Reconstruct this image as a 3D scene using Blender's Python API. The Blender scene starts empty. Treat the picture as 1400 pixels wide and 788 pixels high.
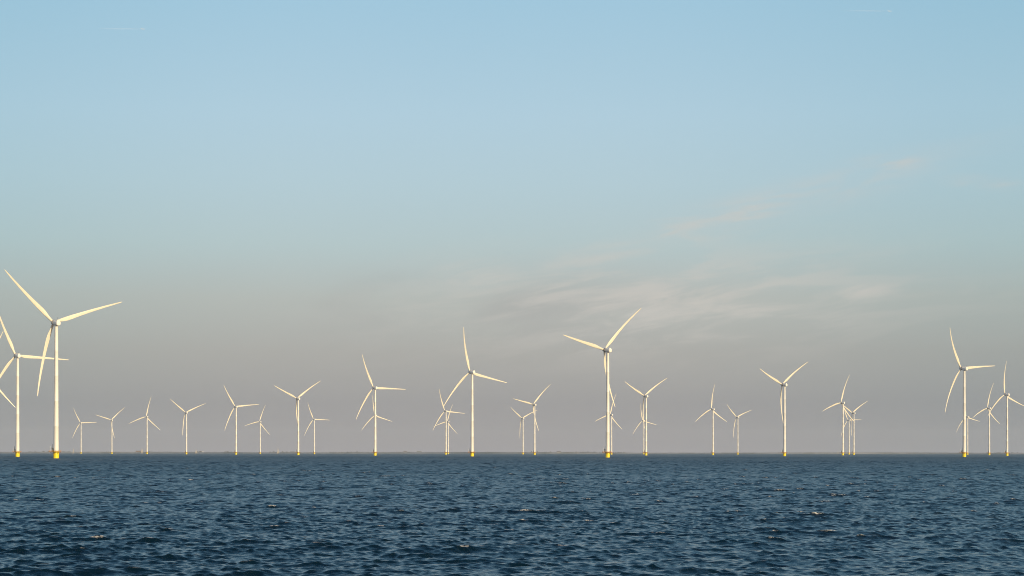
import bpy, bmesh, math, random
import numpy as np
from mathutils import Vector, Matrix

S = bpy.context.scene
COL = S.collection
R = math.radians

# ------------------------------------------------------------------ camera
F = 2612.0            # focal length in photograph pixels (photograph is 1400 wide)
CAM_H = 5.4
cam = bpy.data.cameras.new('camera')
cam.sensor_width = 36.0
cam.lens = F / 1400 * 36.0
cam.shift_y = (619.2 - 394.0) / 1400
cam.clip_start = 0.5
cam.clip_end = 200000
camo = bpy.data.objects.new('camera', cam)
camo.location = (0, 0, CAM_H)
camo.rotation_euler = (R(90), R(-0.045), 0)
COL.objects.link(camo)
S.camera = camo

# ------------------------------------------------------------------ light
SUN_AZ, SUN_EL = 40.5, 11.0      # sun behind the camera, to the right
sdir = Vector((math.sin(R(SUN_AZ)) * math.cos(R(SUN_EL)), -math.cos(R(SUN_AZ)) * math.cos(R(SUN_EL)), math.sin(R(SUN_EL))))
sun = bpy.data.lights.new('sun', 'SUN')
sun.energy = 4.2
sun.angle = R(0.53)
sun.color = (1.0, 0.80, 0.47)
suno = bpy.data.objects.new('sun', sun)
suno.rotation_euler = sdir.to_track_quat('Z', 'Y').to_euler()
COL.objects.link(suno)

W = bpy.data.worlds.new('World')
S.world = W
W.use_nodes = True
wt = W.node_tree
wt.nodes.clear()


def srgb(r, g, b):
    f = lambda c: (c / 255 / 12.92) if c / 255 <= 0.04045 else ((c / 255 + 0.055) / 1.055) ** 2.4
    return (f(r), f(g), f(b), 1)


class NT:
    """small helper to write node graphs as expressions"""
    def __init__(s, t): s.t = t
    def n(s, kind, **kw):
        o = s.t.nodes.new(kind)
        for k, v in kw.items(): setattr(o, k, v)
        return o
    def put(s, sock, v):
        if hasattr(v, 'links'): s.t.links.new(v, sock)
        else: sock.default_value = v
    def m(s, op, a, b=0.0, c=None, clamp=False):
        o = s.n('ShaderNodeMath', operation=op, use_clamp=clamp)
        s.put(o.inputs[0], a); s.put(o.inputs[1], b)
        if c is not None: s.put(o.inputs[2], c)
        return o.outputs[0]
    def mixc(s, fac, a, b, mode='MIX'):
        o = s.n('ShaderNodeMix', data_type='RGBA', blend_type=mode)
        s.put(o.inputs[0], fac); s.put(o.inputs[6], a); s.put(o.inputs[7], b)
        return o.outputs[2]
    def ramp(s, fac, stops, interp='LINEAR'):
        o = s.n('ShaderNodeValToRGB')
        o.color_ramp.interpolation = interp
        e = o.color_ramp.elements
        e[0].position, e[0].color = stops[0]
        e[1].position, e[1].color = stops[-1]
        for p, c in stops[1:-1]:
            k = e.new(p); k.color = c
        s.put(o.inputs[0], fac)
        return o.outputs[0]
    def noise(s, vec, scale, detail=3, rough=0.5, dist=0.0):
        o = s.n('ShaderNodeTexNoise')
        s.put(o.inputs['Vector'], vec); o.inputs['Scale'].default_value = scale
        o.inputs['Detail'].default_value = detail; o.inputs['Roughness'].default_value = rough
        o.inputs['Distortion'].default_value = dist
        return o.outputs[0]
    def smooth(s, v, a, b):
        o = s.n('ShaderNodeMapRange', interpolation_type='SMOOTHSTEP')
        s.put(o.inputs[0], v); o.inputs[1].default_value = a; o.inputs[2].default_value = b
        return o.outputs[0]


g = NT(wt)
tc = g.n('ShaderNodeTexCoord').outputs['Generated']
sep = g.n('ShaderNodeSeparateXYZ'); wt.links.new(tc, sep.inputs[0])
X, Y, Z = sep.outputs
DEG = 180 / math.pi
elev = g.m('MULTIPLY', g.m('ARCSINE', Z), DEG)
azim = g.m('MULTIPLY', g.m('ARCTAN2', X, Y), DEG)
sky = g.n('ShaderNodeTexSky', sky_type='NISHITA')
sky.sun_disc = False
sky.sun_elevation = R(SUN_EL)
sky.sun_rotation = R(180 - SUN_AZ)
sky.air_density = 1.0; sky.dust_density = 1.5; sky.ozone_density = 1.2
nish = g.mixc(1.0, sky.outputs[0], (0.11, 0.11, 0.11, 1), 'MULTIPLY')
# evening air: grey-brown low down, pale green-blue, then clear blue
E0 = lambda d: math.sqrt(max(d, 0) / 90)
band = [(0, (165, 161, 166)), (0.35, (160, 157, 161)), (1.5, (158, 157, 160)), (3.0, (171, 170, 168)), (4.6, (181, 186, 183)),
        (6.2, (182, 201, 204)), (8.0, (182, 207, 217)), (10.0, (179, 209, 225)), (13.5, (163, 203, 225)), (20, (130, 183, 216)),
        (35, (86, 145, 189)), (60, (45, 88, 145)), (90, (38, 72, 125))]
fac = g.m('SQRT', g.m('DIVIDE', g.m('MAXIMUM', elev, 0.0), 90.0))
base = g.ramp(fac, [(E0(d), srgb(*c)) for d, c in band])
col = g.mixc(0.90, nish, base)
# sky tinted deeper and greener away from the middle of the view, imitating lens vignetting
side = g.smooth(g.m('ABSOLUTE', g.m('ADD', azim, 1.5)), 4.0, 18.0)
col = g.mixc(side, col, (0.87, 0.935, 0.945, 1), 'MULTIPLY')
# evening glow round the sun, behind the camera
sd = g.n('ShaderNodeVectorMath', operation='DOT_PRODUCT')
g.put(sd.inputs[0], tc); sd.inputs[1].default_value = (math.sin(R(SUN_AZ)), -math.cos(R(SUN_AZ)), 0.1)
glow = g.m('MULTIPLY', g.smooth(sd.outputs[1], -0.45, 0.95), g.smooth(elev, 62.0, 4.0))
col = g.mixc(g.m('MULTIPLY', glow, 0.8), col, (1.5, 1.05, 0.70, 1))
# thin high clouds, warm-lit, streaked along the horizon
cv = g.n('ShaderNodeCombineXYZ')
tilt = g.m('ADD', elev, g.m('MULTIPLY', azim, -0.14))
g.put(cv.inputs[0], g.m('MULTIPLY', azim, 0.34)); g.put(cv.inputs[1], g.m('MULTIPLY', tilt, 2.0)); cv.inputs[2].default_value = 3.7
n1 = g.noise(cv.outputs[0], 1.0, 7, 0.58, 0.5)
cv2 = g.n('ShaderNodeCombineXYZ')
g.put(cv2.inputs[0], g.m('MULTIPLY', azim, 0.16)); g.put(cv2.inputs[1], g.m('MULTIPLY', tilt, 0.55)); cv2.inputs[2].default_value = 9.1
n2 = g.noise(cv2.outputs[0], 1.0, 3, 0.5, 0.3)


def blob(a0, e0, sa, se, slope=0.0):
    da = g.m('DIVIDE', g.m('SUBTRACT', azim, a0), sa)
    ee = g.m('SUBTRACT', g.m('SUBTRACT', elev, e0), g.m('MULTIPLY', g.m('SUBTRACT', azim, a0), slope))
    de = g.m('DIVIDE', ee, se)
    q = g.m('ADD', g.m('MULTIPLY', da, da), g.m('MULTIPLY', de, de))
    return g.m('EXPONENT', g.m('MULTIPLY', q, -1.0))


mask = None
for b in [(4.5, 4.5, 6.5, 1.35, 0.03, 0.66), (5.6, 6.7, 5.5, 0.50, 0.27, 0.6), (-0.8, 5.3, 1.5, 0.4, 0.0, 0.6), (11.3, 8.45, 1.0, 0.22, 0.0, 0.55), (13.8, 7.85, 0.9, 0.18, -0.1, 0.45), (10.3, 4.75, 1.3, 0.28, 0.08, 0.6), (7.0, 4.6, 2.6, 0.4, 0.0, 0.6)]:
    v = g.m('MULTIPLY', blob(*b[:5]), b[5])
    mask = v if mask is None else g.m('MAXIMUM', mask, v)
light = g.m('MULTIPLY', g.m('ADD', 0.24, g.m('MULTIPLY', g.smooth(n1, 0.40, 0.62), 0.95)), mask)
grey = g.m('MULTIPLY', g.smooth(n2, 0.42, 0.66), blob(-1.0, 4.3, 5.5, 1.0, 0.0))
col = g.mixc(g.m('MULTIPLY', grey, 0.5), col, srgb(163, 163, 162))
col = g.mixc(g.m('MULTIPLY', light, 0.9, clamp=True), col, srgb(206, 201, 194))
bg = g.n('ShaderNodeBackground'); bg.inputs[1].default_value = 1.0
wt.links.new(col, bg.inputs[0])
wo = g.n('ShaderNodeOutputWorld'); wt.links.new(bg.outputs[0], wo.inputs[0])

S.view_settings.view_transform = 'Standard'
S.view_settings.look = 'None'
S.view_settings.exposure = 0.0
S.view_settings.gamma = 1.0
S.view_settings.use_curve_mapping = False
S.render.engine = 'CYCLES'
S.cycles.filter_width = 1.0
S.cycles.volume_bounces = 0
S.cycles.volume_step_rate = 10


# ------------------------------------------------------------------ helpers
def material(name, color, rough=0.5, metal=0.0, var=0.0, scale=1.0, bump=0.0, spec=None, stretch=None, col2=None):
    m = bpy.data.materials.new(name); m.use_nodes = True
    t = NT(m.node_tree); p = m.node_tree.nodes['Principled BSDF']
    p.inputs['Roughness'].default_value = rough; p.inputs['Metallic'].default_value = metal
    if spec is not None: p.inputs['Specular IOR Level'].default_value = spec
    c = tuple(color) + (1,)
    if var > 0:
        co = t.n('ShaderNodeTexCoord').outputs['Object']
        if stretch:
            mp = t.n('ShaderNodeMapping'); mp.inputs['Scale'].default_value = stretch
            t.put(mp.inputs[0], co); co = mp.outputs[0]
        nz = t.noise(co, scale, 5, 0.6)
        c2 = tuple(col2) + (1,) if col2 else tuple(x * (1 - var) for x in color) + (1,)
        t.put(p.inputs['Base Color'], t.mixc(t.smooth(nz, 0.35, 0.7), c, c2))
        if bump:
            b = t.n('ShaderNodeBump'); b.inputs['Strength'].default_value = 0.5; b.inputs['Distance'].default_value = bump
            t.put(b.inputs['Height'], nz); t.put(p.inputs['Normal'], b.outputs[0])
    else:
        p.inputs['Base Color'].default_value = c
    return m


def link(name, me, mat, parent=None, loc=(0, 0, 0)):
    o = bpy.data.objects.new(name, me)
    COL.objects.link(o)
    if mat and not me.materials: me.materials.append(mat)
    o.location = loc
    if parent: o.parent = parent
    return o


def from_bm(name, bm, mat, parent=None, loc=(0, 0, 0), smooth=True, angle=40):
    bmesh.ops.recalc_face_normals(bm, faces=bm.faces)
    if smooth:
        for f in bm.faces: f.smooth = True
        for e in bm.edges:
            if len(e.link_faces) == 2 and e.calc_face_angle(0) > R(angle): e.smooth = False
    me = bpy.data.meshes.new(name)
    bm.to_mesh(me); bm.free()
    return link(name, me, mat, parent, loc)


def box(bm, c, s, rot=None):
    r = bmesh.ops.create_cube(bm, size=1.0)
    M = Matrix.Translation(c) @ (rot.to_4x4() if rot else Matrix.Identity(4)) @ Matrix.Diagonal((s[0], s[1], s[2], 1))
    bmesh.ops.transform(bm, matrix=M, verts=r['verts'])
    return r['verts']


def tube(bm, p, q, r, r2=None, seg=8):
    p = Vector(p); q = Vector(q); d = q - p
    M = Matrix.Translation((p + q) / 2) @ d.to_track_quat('Z', 'Y').to_matrix().to_4x4()
    bmesh.ops.create_cone(bm, cap_ends=True, segments=seg, radius1=r, radius2=r if r2 is None else r2, depth=d.length, matrix=M)


def lathe(bm, prof, seg=32, axis='Z', cap=True):
    rings = []
    for r, h in prof:
        ring = []
        for k in range(seg):
            a = 2 * math.pi * k / seg
            if axis == 'Z': ring.append(bm.verts.new((r * math.cos(a), r * math.sin(a), h)))
            else: ring.append(bm.verts.new((r * math.cos(a), h, r * math.sin(a))))
        rings.append(ring)
    for a, b in zip(rings, rings[1:]):
        for k in range(seg):
            bm.faces.new((a[k], a[(k + 1) % seg], b[(k + 1) % seg], b[k]))
    if cap:
        bm.faces.new(rings[0]); bm.faces.new(rings[-1])


def empty(name, loc, rz=0.0):
    o = bpy.data.objects.new(name, None); COL.objects.link(o)
    o.location = loc; o.rotation_euler = (0, 0, rz); o.empty_display_size = 2
    return o


def tag(o, label=None, cat=None, group=None, kind=None):
    if label: o['label'] = label
    if cat: o['category'] = cat
    if group: o['group'] = group
    if kind: o['kind'] = kind
    return o


def at(px, dist, hpx=0.0):
    """point on the water in the direction of a photograph column, dist metres ahead"""
    return Vector(((px - 700) / F * dist, dist, hpx))


# ------------------------------------------------------------------ water
def make_water():
    rng = np.random.default_rng(11)
    rs = list(np.concatenate([[0.6, 1.5, 3, 5, 8, 12, 16, 20, 25, 30, 36, 42, 48], np.arange(52, 66, 0.35)]))
    r = 66.0
    while r < 15000:
        rs.append(r)
        r += min(r * 0.00105, 1.6) if r < 2600 else 1.6 + (r - 2600) * 0.012
    rs.append(15000.0)
    rs = np.array(rs, dtype=np.float64)
    th = np.concatenate([np.arange(-19.5, 19.5, 0.036), np.arange(19.5, 30, 0.5), np.arange(30, 330, 6), np.arange(330, 340.5, 0.5)])
    th = np.radians(th)
    nr, nt = len(rs), len(th)
    print('water grid', nr, nt, nr * nt)
    RR, TT = np.meshgrid(rs, th, indexing='ij')
    x = (RR * np.sin(TT)).astype(np.float64); y = (RR * np.cos(TT)).astype(np.float64)
    z = np.zeros((nr, nt), np.float32); dx = np.zeros_like(z); dy = np.zeros_like(z); cr = np.zeros_like(z)
    dr = np.gradient(rs)
    # wind sea: travels towards the camera and to the right
    wdir = math.atan2(-math.cos(R(20)), math.sin(R(20)))
    N = 300
    lam = np.exp(np.linspace(math.log(22.0), math.log(0.42), N))
    k = 2 * np.pi / lam
    dk = np.abs(np.gradient(k))
    kp = 2 * np.pi / 6.2
    spec = k ** -2.55 * np.exp(-1.25 * (kp / k) ** 3) * np.where(k > kp, 1.0, 1.0)
    amp = np.sqrt(2 * spec * dk)
    amp *= (0.30 / 4) / math.sqrt(float((amp ** 2).sum() / 2))
    # groups: slow modulation of roughness over the surface (gusts)
    gust = np.zeros((nr, nt), np.float32)
    for L, a in ((60, .35), (140, .35), (37, .25), (420, .3), (900, .3)):
        for _ in range(3):
            d = rng.uniform(0, 2 * np.pi)
            gust += (a * np.sin(x * 2 * np.pi / L * math.cos(d) + y * 2 * np.pi / L * math.sin(d) + rng.uniform(0, 6.28))).astype(np.float32)
    mod = (1.0 + 0.08 * gust) * (1 + 0.95 * np.clip((rs - 200) / 900, 0, 1))[:, None].astype(np.float32)
    rough2 = np.zeros(nr); tot2 = 0.0
    for i in range(N):
        spread = 0.30 + 0.36 * min(1, (k[i] / kp - 1) / 6) if k[i] > kp else 0.25
        a = wdir + rng.normal(0, spread)
        last = np.searchsorted(dr, lam[i] / 2.6)
        # rows grow monotonically past the first few; find rows whose spacing resolves the wave
        ok = np.where((dr < lam[i] / 2.1) & (rs > 50))[0]
        if len(ok) == 0:
            rough2 += 0.5 * (amp[i] * k[i]) ** 2; continue
        i0, i1 = ok[0], ok[-1] + 1
        fade = np.clip((lam[i] / 2.1 - dr[i0:i1]) / (lam[i] / 2.1 * 0.35), 0, 1)[:, None].astype(np.float32)
        ph = (k[i] * (x[i0:i1] * math.cos(a) + y[i0:i1] * math.sin(a)) + rng.uniform(0, 6.283))
        ph = np.mod(ph, 2 * np.pi).astype(np.float32)
        A = amp[i]
        c = np.cos(ph); s = np.sin(ph)
        mm = fade * mod[i0:i1]
        z[i0:i1] += A * c * mm
        q = 1.05
        dx[i0:i1] -= q * A * math.cos(a) * s * mm
        dy[i0:i1] -= q * A * math.sin(a) * s * mm
        rough2[i0:i1] += (0.5 * (A * k[i]) ** 2 * (1 - fade[:, 0] ** 2)); tot2 += 0.5 * (A * k[i]) ** 2
        rough2[:i0] += 0.5 * (A * k[i]) ** 2 ; rough2[i1:] += 0.5 * (A * k[i]) ** 2
        if lam[i] > 1.2: cr[i0:i1] += A * k[i] * c * fade
    near = (np.abs((TT + np.pi) % (2 * np.pi) - np.pi) < R(19.4))
    z *= near; dx *= near; dy *= near
    X_ = x + dx; Y_ = y + dy
    co = np.stack([X_, Y_, z], -1).reshape(-1, 3).astype(np.float32)
    # whitecaps where crests are sharpest and the water is gusty
    crn = cr / max(1e-6, float(cr[(rs > 80) & (rs < 300)].std()))
    foam = np.clip((crn - 2.7) / 0.5, 0, 1) * np.clip((gust + 0.2) / 0.5, 0, 1) * near
    foam *= np.clip(rs / 95 - 0.6, 0.0, 1)[:, None]
    print('slope rms total', math.sqrt(tot2), 'unresolved', [(int(rs[q]), round(float(math.sqrt(rough2[q])), 3)) for q in range(100, nr, 300)])
    # waves finer than the mesh become micro-roughness: alpha^2 = 2 * slope variance, roughness = sqrt(alpha)
    rgh = np.clip((2 * ((0.06 + 0.30 * np.clip((rs - 400) / 1500, 0, 1)) * rough2 + 0.0003)) ** 0.25, 0.08, 0.6)
    rgh = np.repeat(rgh[:, None], nt, 1)
    me = bpy.data.meshes.new('lake_water')
    nv = nr * nt
    i = np.arange(nr - 1)[:, None] * nt; j = np.arange(nt)[None, :]; j2 = (j + 1) % nt
    quads = np.stack([i + j, i + nt + j, i + nt + j2, i + j2], -1).reshape(-1, 4)[:, ::-1]
    nq = len(quads)
    me.vertices.add(nv); me.vertices.foreach_set('co', co.ravel())
    nl = nq * 4 + nt
    me.loops.add(nl)
    idx = np.concatenate([quads.ravel(), np.arange(nt)[::-1]]).astype(np.int32)
    me.loops.foreach_set('vertex_index', idx)
    me.polygons.add(nq + 1)
    me.polygons.foreach_set('loop_start', np.concatenate([np.arange(nq) * 4, [nq * 4]]).astype(np.int32))
    me.polygons.foreach_set('use_smooth', np.ones(nq + 1, dtype=bool))
    me.update(calc_edges=True)
    at_ = me.attributes.new('foam', 'FLOAT', 'POINT'); at_.data.foreach_set('value', foam.astype(np.float32).ravel())
    at2 = me.attributes.new('wave_roughness', 'FLOAT', 'POINT'); at2.data.foreach_set('value', rgh.astype(np.float32).ravel())
    m = bpy.data.materials.new('lake_water'); m.use_nodes = True
    t = NT(m.node_tree); p = m.node_tree.nodes['Principled BSDF']
    geo = t.n('ShaderNodeTexCoord').outputs['Object']
    mp = t.n('ShaderNodeMapping'); mp.inputs['Rotation'].default_value = (0, 0, R(-20)); mp.inputs['Scale'].default_value = (0.35, 1.0, 1.0)
    t.put(mp.inputs[0], geo)
    n_a = t.noise(mp.outputs[0], 1.1, 4, 0.62, 0.4)
    n_b = t.noise(mp.outputs[0], 3.2, 4, 0.6, 0.3)
    b1 = t.n('ShaderNodeBump'); b1.inputs['Strength'].default_value = 1.0; b1.inputs['Distance'].default_value = 0.09
    t.put(b1.inputs['Height'], n_a)
    b2 = t.n('ShaderNodeBump'); b2.inputs['Strength'].default_value = 1.0; b2.inputs['Distance'].default_value = 0.045
    t.put(b2.inputs['Height'], n_b); t.put(b2.inputs['Normal'], b1.outputs[0])
    t.put(p.inputs['Normal'], b2.outputs[0])
    fa = t.n('ShaderNodeAttribute', attribute_name='foam').outputs['Fac']
    fn = t.noise(geo, 4.5, 4, 0.7)
    ff = t.m('MULTIPLY', fa, t.smooth(fn, 0.42, 0.6), clamp=True)
    t.put(p.inputs['Base Color'], t.mixc(ff, (0.002, 0.011, 0.020, 1), (0.78, 0.78, 0.76, 1)))
    t.put(p.inputs['Roughness'], t.m('MAXIMUM', t.m('MULTIPLY', ff, 0.7), t.n('ShaderNodeAttribute', attribute_name='wave_roughness').outputs['Fac']))
    p.inputs['IOR'].default_value = 1.333
    o = link('lake_water', me, m)
    tag(o, kind='structure')
    return o


make_water()

# ------------------------------------------------------------------ far shore
land_m = material('shore_land', (0.25, 0.26, 0.27), 0.9, var=0.5, scale=0.006, col2=(0.12, 0.14, 0.13))
tree_m = material('shore_foliage', (0.17, 0.17, 0.16), 0.9, var=0.4, scale=0.02)
brick_m = material('far_brick', (0.30, 0.20, 0.15), 0.8, var=0.3, scale=0.3)
pale_m = material('far_render', (0.72, 0.70, 0.66), 0.7, var=0.1, scale=0.3)
roof_m = material('far_roof', (0.12, 0.10, 0.10), 0.7, var=0.3, scale=0.4)
metal_m = material('far_sheet_metal', (0.16, 0.18, 0.20), 0.5, var=0.2, scale=0.2)
SHORE = 10600.0


def shore():
    rng = random.Random(4)
    bm = bmesh.new()
    prev = None
    n = 420
    for i in range(n + 1):
        a = R(-27 + 54 * i / n)
        d0 = SHORE + 350 * math.sin(i * 0.021) + 120 * math.sin(i * 0.11)
        top = 7.6 + 1.2 * math.sin(i * 0.07) + rng.uniform(-0.5, 0.5)
        pts = [(d0 - 8, -1.5), (d0 + 16, top), (d0 + 24, top), (d0 + 60, 2.2), (d0 + 900, 2.5), (d0 + 2600, 3.5)]
        row = [bm.verts.new((d * math.sin(a), d * math.cos(a), z)) for d, z in pts]
        if prev:
            for u in range(len(row) - 1): bm.faces.new((prev[u], row[u], row[u + 1], prev[u + 1]))
        prev = row
    tag(from_bm('far_shore', bm, land_m), kind='structure')
    # tree belts and hedges along the shore: a far, uncountable mass of leaf clumps
    bm = bmesh.new()
    a = -26.0
    while a < 26:
        dens = 0.5 + 0.5 * math.sin(a * 1.7) + 0.4 * math.sin(a * 5.1 + 1)
        if a > 4: dens -= 0.55
        L = rng.uniform(0.1, 0.9)
        if rng.random() < 0.35 + 0.4 * dens:
            h = rng.uniform(6, 10) * (0.75 if a > 4 else 1)
            b = a
            while b < a + L:
                d = SHORE + 420 + rng.uniform(-50, 160)
                rr = rng.uniform(4, 11)
                r_ = bmesh.ops.create_icosphere(bm, subdivisions=1, radius=1.0)
                hh = h * rng.uniform(0.55, 1.0)
                M = Matrix.Translation((d * math.sin(R(b)), d * math.cos(R(b)), 3 + hh * 0.5)) @ Matrix.Diagonal((rr, rr, hh * 0.55, 1))
                bmesh.ops.transform(bm, matrix=M, verts=r_['verts'])
                for v in r_['verts']: v.co += Vector([rng.uniform(-1, 1) for _ in range(3)])
                b += rng.uniform(0.03, 0.07)
        a += L
    tag(from_bm('shore_trees', bm, tree_m), 'low hazy belt of trees along the far shore on the horizon', 'tree belt', kind='stuff')


shore()


def far_building(px, w, h, d, wall, roof, label, cat, name, dist=SHORE + 120, gable=True, group=None, z0=2.0):
    o = empty(name, at(px, dist, z0), R(random.Random(px).uniform(-8, 8)))
    tag(o, label, cat, group)
    bm = bmesh.new()
    vs = box(bm, (0, 0, h / 2), (w, d, h))
    from_bm('wall', bm, wall, o, smooth=False)
    bm = bmesh.new()
    e = 0.6; rh = d * 0.28 if gable else 0.8
    a = [bm.verts.new(p) for p in ((-w / 2 - e, -d / 2 - e, h + .01), (w / 2 + e, -d / 2 - e, h + .01), (w / 2 + e, d / 2 + e, h + .01), (-w / 2 - e, d / 2 + e, h + .01))]
    if gable: b = [bm.verts.new(p) for p in ((-w / 2 - e, 0, h + rh), (w / 2 + e, 0, h + rh))]
    if gable:
        bm.faces.new(a); bm.faces.new((a[0], a[1], b[1], b[0])); bm.faces.new((a[2], a[3], b[0], b[1])); bm.faces.new((a[1], a[2], b[1])); bm.faces.new((a[3], a[0], b[0]))
    else:
        bmesh.ops.delete(bm, geom=a, context='VERTS'); box(bm, (0, 0, h + rh / 2 + .01), (w + e, d + e, rh))
    from_bm('roof', bm, roof, o, smooth=False)
    return o


far_building(277.5, 8, 8, 9, pale_m, pale_m, 'tiny white block on the far shore right of the fifth turbine from the left', 'building', 'white_building', gable=False)
far_building(274, 11, 8, 12, metal_m, roof_m, 'tiny dark building on the far shore against the white block', 'building', 'farm_building')
far_building(573, 27, 5, 16, metal_m, metal_m, 'long dark flat roofed hall on the far shore between two turbine pairs', 'building', 'storage_hall', gable=False, z0=7)
far_building(554, 18, 8, 12, pale_m, roof_m, 'pale low farmhouse on the far shore left of the long dark hall', 'building', 'farmhouse')
far_building(38, 60, 5, 18, pale_m, pale_m, 'very long pale shed on the far shore between the two large left turbines', 'building', 'farm_shed', gable=False)
far_building(764, 22, 8, 12, pale_m, roof_m, 'pale shed on the far shore left of the tallest turbine right of centre', 'building', 'farm_shed')
far_building(189, 26, 9, 14, brick_m, roof_m, 'dark brick barn on the far shore beside the tallest faint sail', 'building', 'barn')

# ------------------------------------------------------------------ turbine
white_m = material('turbine_white_paint', (0.83, 0.83, 0.82), 0.38, var=0.07, scale=0.35, stretch=(1, 1, 0.08))
blade_m = material('blade_gelcoat', (0.76, 0.72, 0.62), 0.4, var=0.06, scale=0.5)
grey_m = material('generator_shaded_grey', (0.36, 0.33, 0.31), 0.45, var=0.15, scale=1.2)  # darker than the tower white: shade on the nacelle side put into the colour
yel_m = material('safety_yellow_paint', (0.92, 0.74, 0.004), 0.45, var=0.22, scale=1.1, stretch=(1, 1, 0.35), col2=(0.80, 0.60, 0.006))
algae_m = material('waterline_growth', (0.10, 0.09, 0.03), 0.8, var=0.5, scale=2.0)
deck_m = material('rusty_grating', (0.34, 0.15, 0.06), 0.7, 0.2, var=0.4, scale=1.5)
rail_m = material('railing_orange', (0.62, 0.32, 0.06), 0.5, var=0.25, scale=2)
dark_m = material('crane_dark_steel', (0.05, 0.055, 0.06), 0.45, 0.4, var=0.3, scale=2)
cab_m = material('cabinet_grey', (0.20, 0.20, 0.20), 0.5, var=0.2, scale=1.4)
foam_m = material('water_foam', (0.42, 0.45, 0.46), 0.7, var=0.6, scale=2.5, col2=(0.03, 0.05, 0.07))

HUB_Z = 117.0
OVER = 5.6
YAW = R(38.4)
TILT = R(8.0)
# direction (in the turbine's own frame) of the landing side, which faces left in the photograph
LA = math.atan2(math.sin(R(38.9)), -math.cos(R(38.9)))


def blade_mesh():
    bm = bmesh.new()
    RT = 65.0
    st = [1.4, 2.4, 4, 6, 8.5, 11, 14, 18, 22, 27, 32, 38, 44, 50, 55, 59, 62, 63.8, 64.6, 65.0]
    cd = [2.3, 2.3, 2.4, 2.75, 3.3, 3.85, 4.15, 4.0, 3.7, 3.3, 2.95, 2.55, 2.2, 1.85, 1.55, 1.3, 1.05, .8, .55, .18]
    tk = [1, 1, .93, .75, .56, .44, .36, .31, .28, .26, .24, .22, .21, .2, .19, .18, .18, .17, .16, .16]
    ns = 20
    rings = []
    for r, c0, t in zip(st, cd, tk):
        u = r / RT
        flap = 9.4 * u - 13.8 * u * u          # coned forward, bent back by the wind
        tw = R(13.5) * max(0, 1 - u * 1.15) ** 1.6 + R(1.0)
        w = min(1, max(0, (r - 2.4) / 10))       # circle -> airfoil
        ring = []
        for k in range(ns):
            a = 2 * math.pi * k / ns
            c = c0 * (1 if r < 5 else 0.88)
            cx, cy = math.cos(a) * 0.5, math.sin(a) * 0.5 * t      # ellipse section
            xc = (1 + math.cos(a)) / 2                             # 1 = trailing edge side
            th = 0.5 * t * 2.6 * (0.2969 * math.sqrt(xc) - 0.126 * xc - 0.3516 * xc ** 2 + 0.2843 * xc ** 3 - 0.1015 * xc ** 4) * 1.55
            ax, ay = xc - 0.32, math.copysign(th, math.sin(a)) if abs(math.sin(a)) > 1e-6 else 0.0
            px = ((1 - w) * cx + w * ax) * c; py = ((1 - w) * cy + w * ay) * c
            # leading edge (-x) turned upwind (+y) by the twist
            qx = px * math.cos(tw) + py * math.sin(tw); qy = -px * math.sin(tw) + py * math.cos(tw)
            ring.append(bm.verts.new((qx, qy + flap, r)))
        rings.append(ring)
    for a, b in zip(rings, rings[1:]):
        for k in range(ns): bm.faces.new((a[k], a[(k + 1) % ns], b[(k + 1) % ns], b[k]))
    bm.faces.new(rings[0]); bm.faces.new(rings[-1])
    bmesh.ops.recalc_face_normals(bm, faces=bm.faces)
    for f in bm.faces: f.smooth = True
    me = bpy.data.meshes.new('blade'); bm.to_mesh(me); bm.free()
    me.materials.append(blade_m)
    return me


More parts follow.
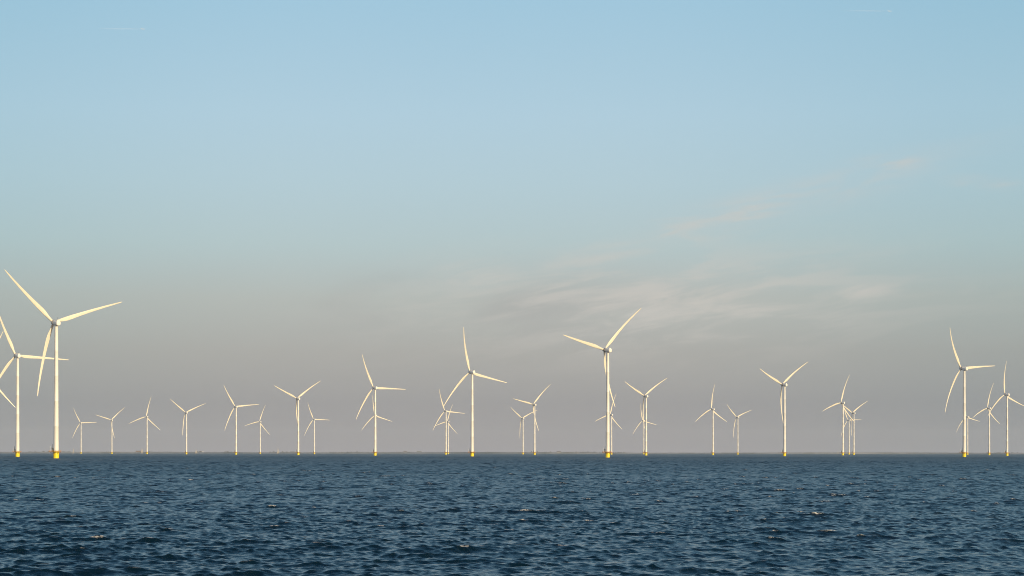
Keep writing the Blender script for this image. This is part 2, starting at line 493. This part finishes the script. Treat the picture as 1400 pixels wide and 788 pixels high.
def make_turbine():
    root = empty('wind_turbine', (0, 0, 0), YAW)
    # foundation / transition piece
    bm = bmesh.new()
    lathe(bm, [(2.42, 0.4), (2.42, 4.9), (2.6, 5.05), (2.6, 5.3), (2.3, 5.4), (2.3, 6.0), (2.38, 6.1), (2.38, 6.35)], 36)
    tp = from_bm('foundation', bm, yel_m, root)
    bm = bmesh.new()
    lathe(bm, [(2.43, -1.6), (2.44, 0.1), (2.43, 0.4)], 36)
    from_bm('splash_zone', bm, algae_m, tp)
    bm = bmesh.new()
    rw = random.Random(3); inner = []; outer = []
    for k in range(48):
        a = 2 * math.pi * k / 48
        ro = 2.9 + 0.5 * rw.random() + (0.9 if math.cos(a - 2.2) > 0.3 else 0) * rw.random()
        inner.append(bm.verts.new((2.47 * math.cos(a), 2.47 * math.sin(a), 0.24 + 0.08 * rw.random())))
        outer.append(bm.verts.new((ro * math.cos(a), ro * math.sin(a), -0.12)))
    for k in range(48): bm.faces.new((inner[k], inner[(k + 1) % 48], outer[(k + 1) % 48], outer[k]))
    from_bm('wash', bm, foam_m, tp)
    # boat landing: two fender tubes, ladder between them, stubs to the foundation
    bm = bmesh.new()
    LB = R(58)
    d = Vector((math.cos(LB), math.sin(LB), 0)); s = Vector((-d.y, d.x, 0))
    for sg in (-1, 1):
        p = d * 3.5 + s * sg * 0.95
        tube(bm, p + Vector((0, 0, -1.4)), p + Vector((0, 0, 5.2)), 0.17)
        for z in (0.6, 3.2, 4.9): tube(bm, p + Vector((0, 0, z)), d * 2.3 + s * sg * 0.9 + Vector((0, 0, z)), 0.11)
        q = d * 3.2 + s * sg * 0.28
        tube(bm, q + Vector((0, 0, -1.2)), q + Vector((0, 0, 6.6)), 0.05, seg=6)
    for i in range(24):
        z = -1 + i * 0.31
        tube(bm, d * 3.2 - s * 0.28 + Vector((0, 0, z)), d * 3.2 + s * 0.28 + Vector((0, 0, z)), 0.03, seg=5)
    from_bm('boat_landing', bm, yel_m, tp)
    # work platform with a lay-down area on the landing side
    bm = bmesh.new()
    seg = 40; pts = []
    for k in range(seg):
        a = 2 * math.pi * k / seg
        rr = 4.3
        da = (a - LA + math.pi) % (2 * math.pi) - math.pi
        if abs(da) < 0.62: rr = min(5.9 / max(math.cos(da), .1), 6.3)
        pts.append((rr * math.cos(a), rr * math.sin(a)))
    lo = [bm.verts.new((x, y, 5.62)) for x, y in pts]; hi = [bm.verts.new((x, y, 6.05)) for x, y in pts]
    inn = [(2.31 * math.cos(2 * math.pi * k / seg), 2.31 * math.sin(2 * math.pi * k / seg)) for k in range(seg)]
    li = [bm.verts.new((x, y, 5.62)) for x, y in inn]; hi2 = [bm.verts.new((x, y, 5.9)) for x, y in inn]
    for k in range(seg):
        n = (k + 1) % seg
        bm.faces.new((lo[k], lo[n], hi[n], hi[k])); bm.faces.new((hi[k], hi[n], hi2[n], hi2[k]))
        bm.faces.new((li[k], li[n], lo[n], lo[k])); bm.faces.new((hi2[k], hi2[n], li[n], li[k]))
    for k in range(0, seg, 5):
        x, y = pts[k]; a = math.atan2(y, x)
        tube(bm, (x * .93, y * .93, 5.6), (2.35 * math.cos(a), 2.35 * math.sin(a), 3.9), 0.1)
    plat = from_bm('platform', bm, deck_m, root, angle=30)
    bm = bmesh.new()
    for k in range(seg):
        x, y = pts[k]; n = pts[(k + 1) % seg]
        if k % 2 == 0: tube(bm, (x * .98, y * .98, 5.9), (x * .98, y * .98, 7.05), 0.07, seg=5)
        for z in (6.45, 7.03): tube(bm, (x * .98, y * .98, z), (n[0] * .98, n[1] * .98, z), 0.07, seg=5)
    from_bm('railing', bm, rail_m, plat)
    # davit crane on the lay-down side
    d = Vector((math.cos(LA), math.sin(LA), 0)); s = Vector((-d.y, d.x, 0))
    bm = bmesh.new()
    p = d * 3.1 + s * 1.3
    tube(bm, p + Vector((0, 0, 5.9)), p + Vector((0, 0, 9.6)), 0.30, 0.24, 10)
    top = p + Vector((0, 0, 9.5))
    tip = p - d * 0.2 + s * 0.6 + Vector((0, 0, 12.6))
    tube(bm, top, tip, 0.24, 0.12, 8)
    tube(bm, p + Vector((0, 0, 7.3)), top + (tip - top) * 0.5, 0.1, seg=6)
    box(bm, p + Vector((0, 0, 9.0)), (0.9, 0.9, 0.7))
    cr = from_bm('crane', bm, dark_m, root)
    bm = bmesh.new()
    tube(bm, tip, tip - Vector((0, 0, 4.0)), 0.035, seg=5); box(bm, tip - Vector((0, 0, 4.1)), (0.22, 0.22, 0.35))
    from_bm('hoist_cable', bm, dark_m, cr)
    # switch cabinets standing on the deck
    bm = bmesh.new()
    rot = Matrix.Rotation(LA, 3, 'Z')
    box(bm, d * 3.0 - s * 1.1 + Vector((0, 0, 6.9)), (1.2, 1.7, 2.0), rot)
    box(bm, d * 2.9 + s * 0.1 + Vector((0, 0, 7.5)), (0.8, 1.2, 3.2), rot)
    from_bm('equipment_cabinet', bm, cab_m, root, smooth=False)
    bm = bmesh.new()
    q = d * 4.9 + s * 0.6
    tube(bm, q + Vector((0, 0, 5.9)), q + Vector((0, 0, 10.4)), 0.09, 0.07, 6)
    box(bm, q + Vector((0, 0, 10.3)), (0.5, 0.4, 0.35))
    from_bm('lamp_mast', bm, white_m, root)
    # tower
    bm = bmesh.new()
    prof = []
    z0, z1, r0, r1 = 6.35, HUB_Z - 2.3, 2.17, 1.48
    for i in range(5):
        za = z0 + (z1 - z0) * i / 5; zb = z0 + (z1 - z0) * (i + 1) / 5
        ra = r0 + (r1 - r0) * i / 5; rb = r0 + (r1 - r0) * (i + 1) / 5
        prof += [(ra, za), (rb, zb - 0.25), (rb + 0.035, zb - 0.2), (rb + 0.035, zb - 0.02)]
    lathe(bm, prof, 40)
    tw = from_bm('tower', bm, white_m, root)
    bm = bmesh.new()
    da = LA - 0.9
    box(bm, Vector((math.cos(da) * 2.14, math.sin(da) * 2.14, 8.6)), (0.16, 1.0, 2.3), Matrix.Rotation(da, 3, 'Z'))
    from_bm('door', bm, cab_m, tw, smooth=False)
    # nacelle
    nac = empty('tmp', (0, 0, 0)); bpy.data.objects.remove(nac)
    bm = bmesh.new()
    secs = [(-4.9, 1.35), (-4.75, 1.75), (-4.3, 2.0), (-3.0, 2.1), (2.3, 2.12)]
    rings = []
    for yy, rr in secs:
        ring = []
        for k in range(28):
            a = 2 * math.pi * k / 28
            e = 2 / 2.9
            cx = math.copysign(abs(math.cos(a)) ** e, math.cos(a)); cz = math.copysign(abs(math.sin(a)) ** e, math.sin(a))
            ring.append(bm.verts.new((cx * rr, yy, cz * rr)))
        rings.append(ring)
    for a, b in zip(rings, rings[1:]):
        for k in range(28): bm.faces.new((a[k], a[(k + 1) % 28], b[(k + 1) % 28], b[k]))
    bm.faces.new(rings[0]); bm.faces.new(rings[-1])
    tube(bm, (0, 0, -1.9), (0, 0.15, -2.75), 1.55, 1.5, 28)
    nac = from_bm('nacelle', bm, white_m, root, (0, 0, HUB_Z - 0.5))
    nac.rotation_euler = (TILT, 0, 0)
    bm = bmesh.new()
    lathe(bm, [(1.9, 2.31), (2.42, 2.36), (2.5, 2.5), (2.5, 3.75), (2.4, 3.9), (1.7, 3.95)], 40, 'Y')
    from_bm('generator', bm, grey_m, nac)
    bm = bmesh.new()
    box(bm, (0, -3.6, 2.45), (2.9, 0.35, 0.9)); box(bm, (-1.3, -3.0, 2.2), (0.12, 1.0, 0.5)); box(bm, (1.3, -3.0, 2.2), (0.12, 1.0, 0.5))
    bmesh.ops.bevel(bm, geom=list(bm.edges), offset=0.04, segments=1, affect='EDGES')
    from_bm('cooler', bm, white_m, nac, smooth=False)
    bm = bmesh.new()
    tube(bm, (-1.1, -3.9, 2.0), (-1.1, -3.9, 5.1), 0.05, seg=6); tube(bm, (-1.1, -4.2, 4.9), (-1.1, -3.6, 4.9), 0.05, seg=6)
    tube(bm, (-1.1, -3.9, 3.9), (-0.4, -3.9, 3.9), 0.05, seg=6)
    from_bm('wind_vane', bm, dark_m, nac)
    # rotor
    hub_loc = (0, OVER * math.cos(TILT), HUB_Z - 0.5 + OVER * math.sin(TILT))
    bm = bmesh.new()
    lathe(bm, [(1.75, -1.6), (1.95, -1.45), (2.05, -0.6), (2.05, 0.6), (1.85, 1.5), (1.4, 2.2), (0.75, 2.65), (0.08, 2.8)], 32, 'Y')
    for k in range(3):
        a = 2 * math.pi * k / 3
        dd = Vector((math.sin(a), 0, math.cos(a)))
        tube(bm, dd * 1.0, dd * 2.25, 1.22, 1.22, 24)
    hub = from_bm('rotor_hub', bm, white_m, root, hub_loc, angle=50)
    hub.rotation_mode = 'YXZ'
    hub.rotation_euler = (TILT, 0, 0)
    bme = blade_mesh()
    for k in range(3):
        b = link('blade', bme, None, hub)
        b.rotation_euler = (0, 2 * math.pi * k / 3, 0)
    return root


# photograph column of the tower, hub row, rotor angle (clockwise from up), label
TURB = [
    (-16.0, 511.0, 17, 'turbine cut off by the left picture edge, only its two right hand blades showing'),
    (24.0, 486.1, -27.5, 'second largest turbine on the left, its right blade reaching across the largest turbine tower'),
    (76.8, 441.0, -49, 'largest and nearest turbine of all, on the left, standing on a wide yellow foundation'),
    (110.8, 578.3, -32, 'small far turbine just right of the largest turbine, one blade level to the right'),
    (152.9, 574.6, -74, 'small turbine with blades up right and left, second one right of the largest turbine'),
    (201.0, 569.9, -110.5, 'small turbine with one blade almost straight up, right of the tallest faint sail'),
    (254.9, 564.3, -54.5, 'small turbine with two raised blades, left of the tiny white block on shore'),
    (322.8, 556.1, -36, 'medium turbine between two small ones, blades up left, right and down left, no overlap'),
    (355.8, 576.8, -104, 'small pinkish far turbine with one blade up, just left of the medium v bladed turbine'),
    (407.8, 545.1, -66.5, 'medium turbine left of centre with two raised blades, the third hidden by its tower'),
    (429.8, 573.5, -28.5, 'small far turbine just right of the medium v bladed turbine'),
    (512.9, 530.3, -29, 'fairly large turbine with a right blade level, standing in front of a small far turbine'),
    (513.8, 568.2, -14.5, 'small far turbine almost hidden behind the tower of the fairly large turbine left of centre'),
    (609.7, 562.2, -25.2, 'front one of the two small turbines standing almost in line left of centre'),
    (612.8, 576.7, -107, 'rear and shorter one of the two small turbines standing almost in line left of centre'),
    (645.5, 508.8, -18.4, 'tall turbine at the centre left with one blade nearly straight up'),
    (715.0, 572.2, -56, 'shorter left hand one of the small turbine pair right of the tall centre turbine'),
    (730.9, 553.4, -78.6, 'taller right hand one of the small turbine pair right of the tall centre turbine'),
    (830.8, 478.5, -77.5, 'tallest turbine right of centre, one blade pointing left and one up right'),
    (836.0, 567.2, -109, 'small far turbine half behind the tower of the tallest turbine right of centre'),
    (883.3, 541.6, -65, 'medium turbine with two raised blades, the front one of an overlapping pair'),
    (880.0, 575.4, -18, 'small far turbine close behind the left of the overlapping pair right of the tallest one'),
    (974.7, 559.5, -120.5, 'medium turbine standing free with one blade straight up and two pointing down'),
    (1008.7, 570.7, -52, 'small far turbine right of the free standing one with its blade straight up'),
    (1072.6, 526.1, -67.5, 'large turbine standing free right of centre with two raised blades in a wide v'),
    (1152.4, 550.8, -108, 'front and tallest of the tight cluster of three turbines on the right'),
    (1167.3, 564.9, -63, 'right hand one of the tight cluster of three turbines on the right'),
    (1160.7, 574.6, -32, 'middle and shortest of the tight cluster of three turbines on the right'),
    (1318.3, 503.9, -35, 'largest turbine near the right edge with dark sided nacelle and yellow foundation'),
    (1322.8, 570.0, -18, 'small far turbine just behind the tower of the largest turbine near the right edge'),
    (1352.5, 558.3, -113, 'medium turbine between the largest right hand turbine and the one cut by the right edge'),
    (1376.9, 539.4, -10.5, 'turbine nearest the right picture edge, its right blade running out of the picture'),
]


def copy_tree(o, parent=None):
    c = o.copy(); COL.objects.link(c); c.parent = parent
    for ch in list(o.children): copy_tree(ch, c)
    return c


def hub_child(o):
    return [c for c in o.children if c.name.startswith('rotor_hub')][0]


proto = make_turbine()
allt = [proto] + [copy_tree(proto) for _ in TURB[1:]]
jit = random.Random(5)
for o, (px, hy, ang, lab) in zip(allt, TURB):
    s = (618.7 + px * 0.0008 - hy) / (HUB_Z - CAM_H)      # photograph pixels per metre
    D = F / s
    o.location = ((px - 700) / F * D, D, 0)
    o.rotation_euler = (0, 0, YAW + R(jit.uniform(-0.4, 0.4)))
    h = hub_child(o)
    h.rotation_mode = 'YXZ'
    h.rotation_euler = (TILT, R(ang), 0)
    tag(o, lab, 'wind turbine', 'wind turbines standing in the lake')

# ------------------------------------------------------------------ sailing boats, far off
sail_m = material('sail_cloth', (0.42, 0.38, 0.32), 0.8, var=0.06, scale=0.5)
hull_m = material('boat_hull', (0.30, 0.28, 0.25), 0.4, var=0.2, scale=0.5)
mast_m = material('mast_wood', (0.35, 0.24, 0.14), 0.5, var=0.3, scale=1)


def make_sailboat():
    o = empty('sailboat', (0, 0, 0))
    bm = bmesh.new()
    L = 9.0; sec = []
    for i in range(9):
        u = -1 + 2 * i / 8
        w = 1.9 * (1 - abs(u) ** 2.6) + 0.08
        sh = 1.3 + 0.7 * u * u
        sec.append([bm.verts.new((u * L, y, z)) for y, z in ((-w, sh), (-w * .85, .2), (0, -.7), (w * .85, .2), (w, sh))])
    for a, b in zip(sec, sec[1:]):
        for k in range(4): bm.faces.new((a[k], a[k + 1], b[k + 1], b[k]))
        bm.faces.new((a[4], a[0], b[0], b[4]))
    bm.faces.new(sec[0]); bm.faces.new(sec[-1])
    from_bm('hull', bm, hull_m, o)
    bm = bmesh.new()
    tube(bm, (0.6, 0, 1), (0.6, 0, 25), 0.2, 0.1, 8); tube(bm, (0.6, 0, 2.6), (-6.5, -0.8, 2.8), 0.14, seg=6); tube(bm, (8.6, 0, 2), (11.0, 0, 2.7), 0.12, seg=6)
    from_bm('mast', bm, mast_m, o)

    def sail(pts, belly):
        bm = bmesh.new(); n = 8; g_ = []
        A, B, C = (Vector(p) for p in pts)     # tack, clew, head
        for i in range(n + 1):
            row = []
            for j in range(n + 1):
                u, v = i / n, j / n
                p = (A * (1 - u) + B * u) * (1 - v) + C * v
                p.y += belly * math.sin(math.pi * u) * (1 - v) ** .6
                row.append(bm.verts.new(p))
            g_.append(row)
        for i in range(n):
            for j in range(n): bm.faces.new((g_[i][j], g_[i + 1][j], g_[i + 1][j + 1], g_[i][j + 1]))
        bmesh.ops.remove_doubles(bm, verts=bm.verts, dist=1e-4)
        bmesh.ops.solidify(bm, geom=bm.faces[:], thickness=0.05)
        return bm
    from_bm('mainsail', sail(((0.4, 0, 3.2), (-6.3, -0.8, 3.3), (0.4, 0, 24.3)), -0.9), sail_m, o)
    from_bm('jib', sail(((10.6, 0, 3.0), (2.0, -1.0, 3.4), (0.9, 0, 22.5)), -0.8), sail_m, o)
    return o


boat = make_sailboat()
SAILS = [(100, 9700, 1.2, 78, 'faint sail on the horizon left of the first small turbine'),
         (194, 9400, 1.3, 72, 'tallest and clearest of the faint pale sails on the horizon, left of a small turbine'),
         (268, 9700, 1.0, 60, 'low broad faint sail on the horizon left of the white block on shore'),
         (380, 9700, 1.2, 66, 'faint sail on the horizon between two small turbines, left of the medium v bladed turbine'),
         (1145.5, 9700, 0.85, 76, 'very small faint sail on the horizon just left of the cluster of three turbines')]
boats = [boat] + [copy_tree(boat) for _ in SAILS[1:]]
for o, (px, D, sc, rz, lab) in zip(boats, SAILS):
    o.location = at(px, D, 0); o.scale = (sc, sc, sc); o.rotation_euler = (0, 0, R(rz))
    tag(o, lab, 'sailboat', 'sailboats far off near the horizon')

# ------------------------------------------------------------------ aeroplanes and contrails
plane_m = material('aeroplane_white', (0.8, 0.8, 0.8), 0.3, var=0.05, scale=0.1)


def make_plane():
    o = empty('aeroplane', (0, 0, 0))
    bm = bmesh.new()
    prof = [(0.3, 30), (1.4, 28.5), (2.3, 25.5), (2.8, 21), (2.8, -12), (2.2, -20), (1.2, -27), (0.4, -31)]
    lathe(bm, prof, 20, 'Y')
    from_bm('fuselage', bm, plane_m, o)

    def wing(name, root_y, tip_y, c0, c1, span, z0, z1, x0=2.0):
        for sg in (-1, 1):
            bm = bmesh.new()
            a = [bm.verts.new((sg * x0, root_y + dy, z0 + dz)) for dy, dz in ((0, 0), (-c0 * .3, .5), (-c0, 0), (-c0 * .3, -.3))]
            b = [bm.verts.new((sg * span, tip_y + dy, z1 + dz)) for dy, dz in ((0, 0), (-c1 * .3, .15), (-c1, 0), (-c1 * .3, -.1))]
            for k in range(4): bm.faces.new((a[k], a[(k + 1) % 4], b[(k + 1) % 4], b[k]))
            bm.faces.new(a); bm.faces.new(b)
            from_bm(name, bm, plane_m, o)
    wing('wing', 9, -9, 11, 2.5, 29, -1.4, 1.2)
    wing('tailplane', -22, -28, 5.5, 2.2, 10, 0.6, 1.2, 0.8)
    bm = bmesh.new()
    a = [bm.verts.new(p) for p in ((0.25, -20, 1.5), (-0.25, -20, 1.5), (-0.25, -29, 1.0), (0.25, -29, 1.0))]
    b = [bm.verts.new(p) for p in ((0.1, -28, 11), (-0.1, -28, 11), (-0.1, -31.5, 11), (0.1, -31.5, 11))]
    for k in range(4): bm.faces.new((a[k], a[(k + 1) % 4], b[(k + 1) % 4], b[k]))
    bm.faces.new(a); bm.faces.new(b)
    from_bm('tail_fin', bm, plane_m, o, smooth=False)
    for sg in (-1, 1):
        bm = bmesh.new(); lathe(bm, [(1.3, 7), (1.6, 5.5), (1.5, 2.5), (0.8, 0.5)], 16, 'Y')
        from_bm('engine', bm, plane_m, o, (sg * 9.5, 0.5, -3.0))
    return o


pl = make_plane(); pl2 = copy_tree(pl)
trail_m = bpy.data.materials.new('ice_trail'); trail_m.use_nodes = True
pb = trail_m.node_tree.nodes['Principled BSDF']
pb.inputs['Base Color'].default_value = (0.85, 0.87, 0.9, 1); pb.inputs['Roughness'].default_value = 1.0; pb.inputs['Specular IOR Level'].default_value = 0
tt = NT(trail_m.node_tree)
gx = tt.n('ShaderNodeSeparateXYZ'); tt.put(gx.inputs[0], tt.n('ShaderNodeTexCoord').outputs['Object'])
nz = tt.noise(tt.n('ShaderNodeTexCoord').outputs['Object'], 0.01, 3)
al = tt.m('MULTIPLY', tt.smooth(gx.outputs[1], -840.0, -80.0), tt.m('ADD', 0.03, tt.m('MULTIPLY', nz, 0.08)))
tt.put(pb.inputs['Alpha'], al)
PD = 30000.0
for o, px, py, lab, tl, L in ((pl, 195.0, 39.5, 'tiny distant aeroplane in the upper left of the sky', 'short faint white trail behind the aeroplane at the upper left', 640),
                              (pl2, 1216.0, 15.0, 'tiny distant aeroplane in the upper right of the sky', 'faint white trail behind the aeroplane at the upper right', 780)):
    y0 = 618.7 + px * 0.0008
    loc = Vector(((px - 700) / F * PD, PD, (y0 - py) / F * PD))
    o.location = loc; o.rotation_euler = (0, 0, R(-88))
    tag(o, lab, 'aeroplane', 'aeroplanes high in the sky')
    bm = bmesh.new()
    n = 14
    lathe(bm, [(2.0 + 8 * (i / n) ** .5, -60 - L * i / n) for i in range(n + 1)], 12, 'Y')
    c = from_bm('contrail', bm, trail_m)
    c.location = loc; c.rotation_euler = (0, 0, R(-88))
    tag(c, tl, 'contrail', 'contrails')

# ------------------------------------------------------------------ haze
hz = bpy.data.materials.new('haze'); hz.use_nodes = True
ht = hz.node_tree; ht.nodes.clear()
pv = ht.nodes.new('ShaderNodeVolumePrincipled')
pv.inputs['Color'].default_value = (0.82, 0.90, 1.0, 1)
pv.inputs['Density'].default_value = 3.0e-5
pv.inputs['Anisotropy'].default_value = 0.0
ho = ht.nodes.new('ShaderNodeOutputMaterial'); ht.links.new(pv.outputs[0], ho.inputs['Volume'])
bm = bmesh.new(); box(bm, (0, 0, 95.0), (32000, 32000, 196.0))
h = from_bm('haze', bm, hz, smooth=False)
tag(h, 'thin evening haze over the lake', 'haze', kind='stuff')
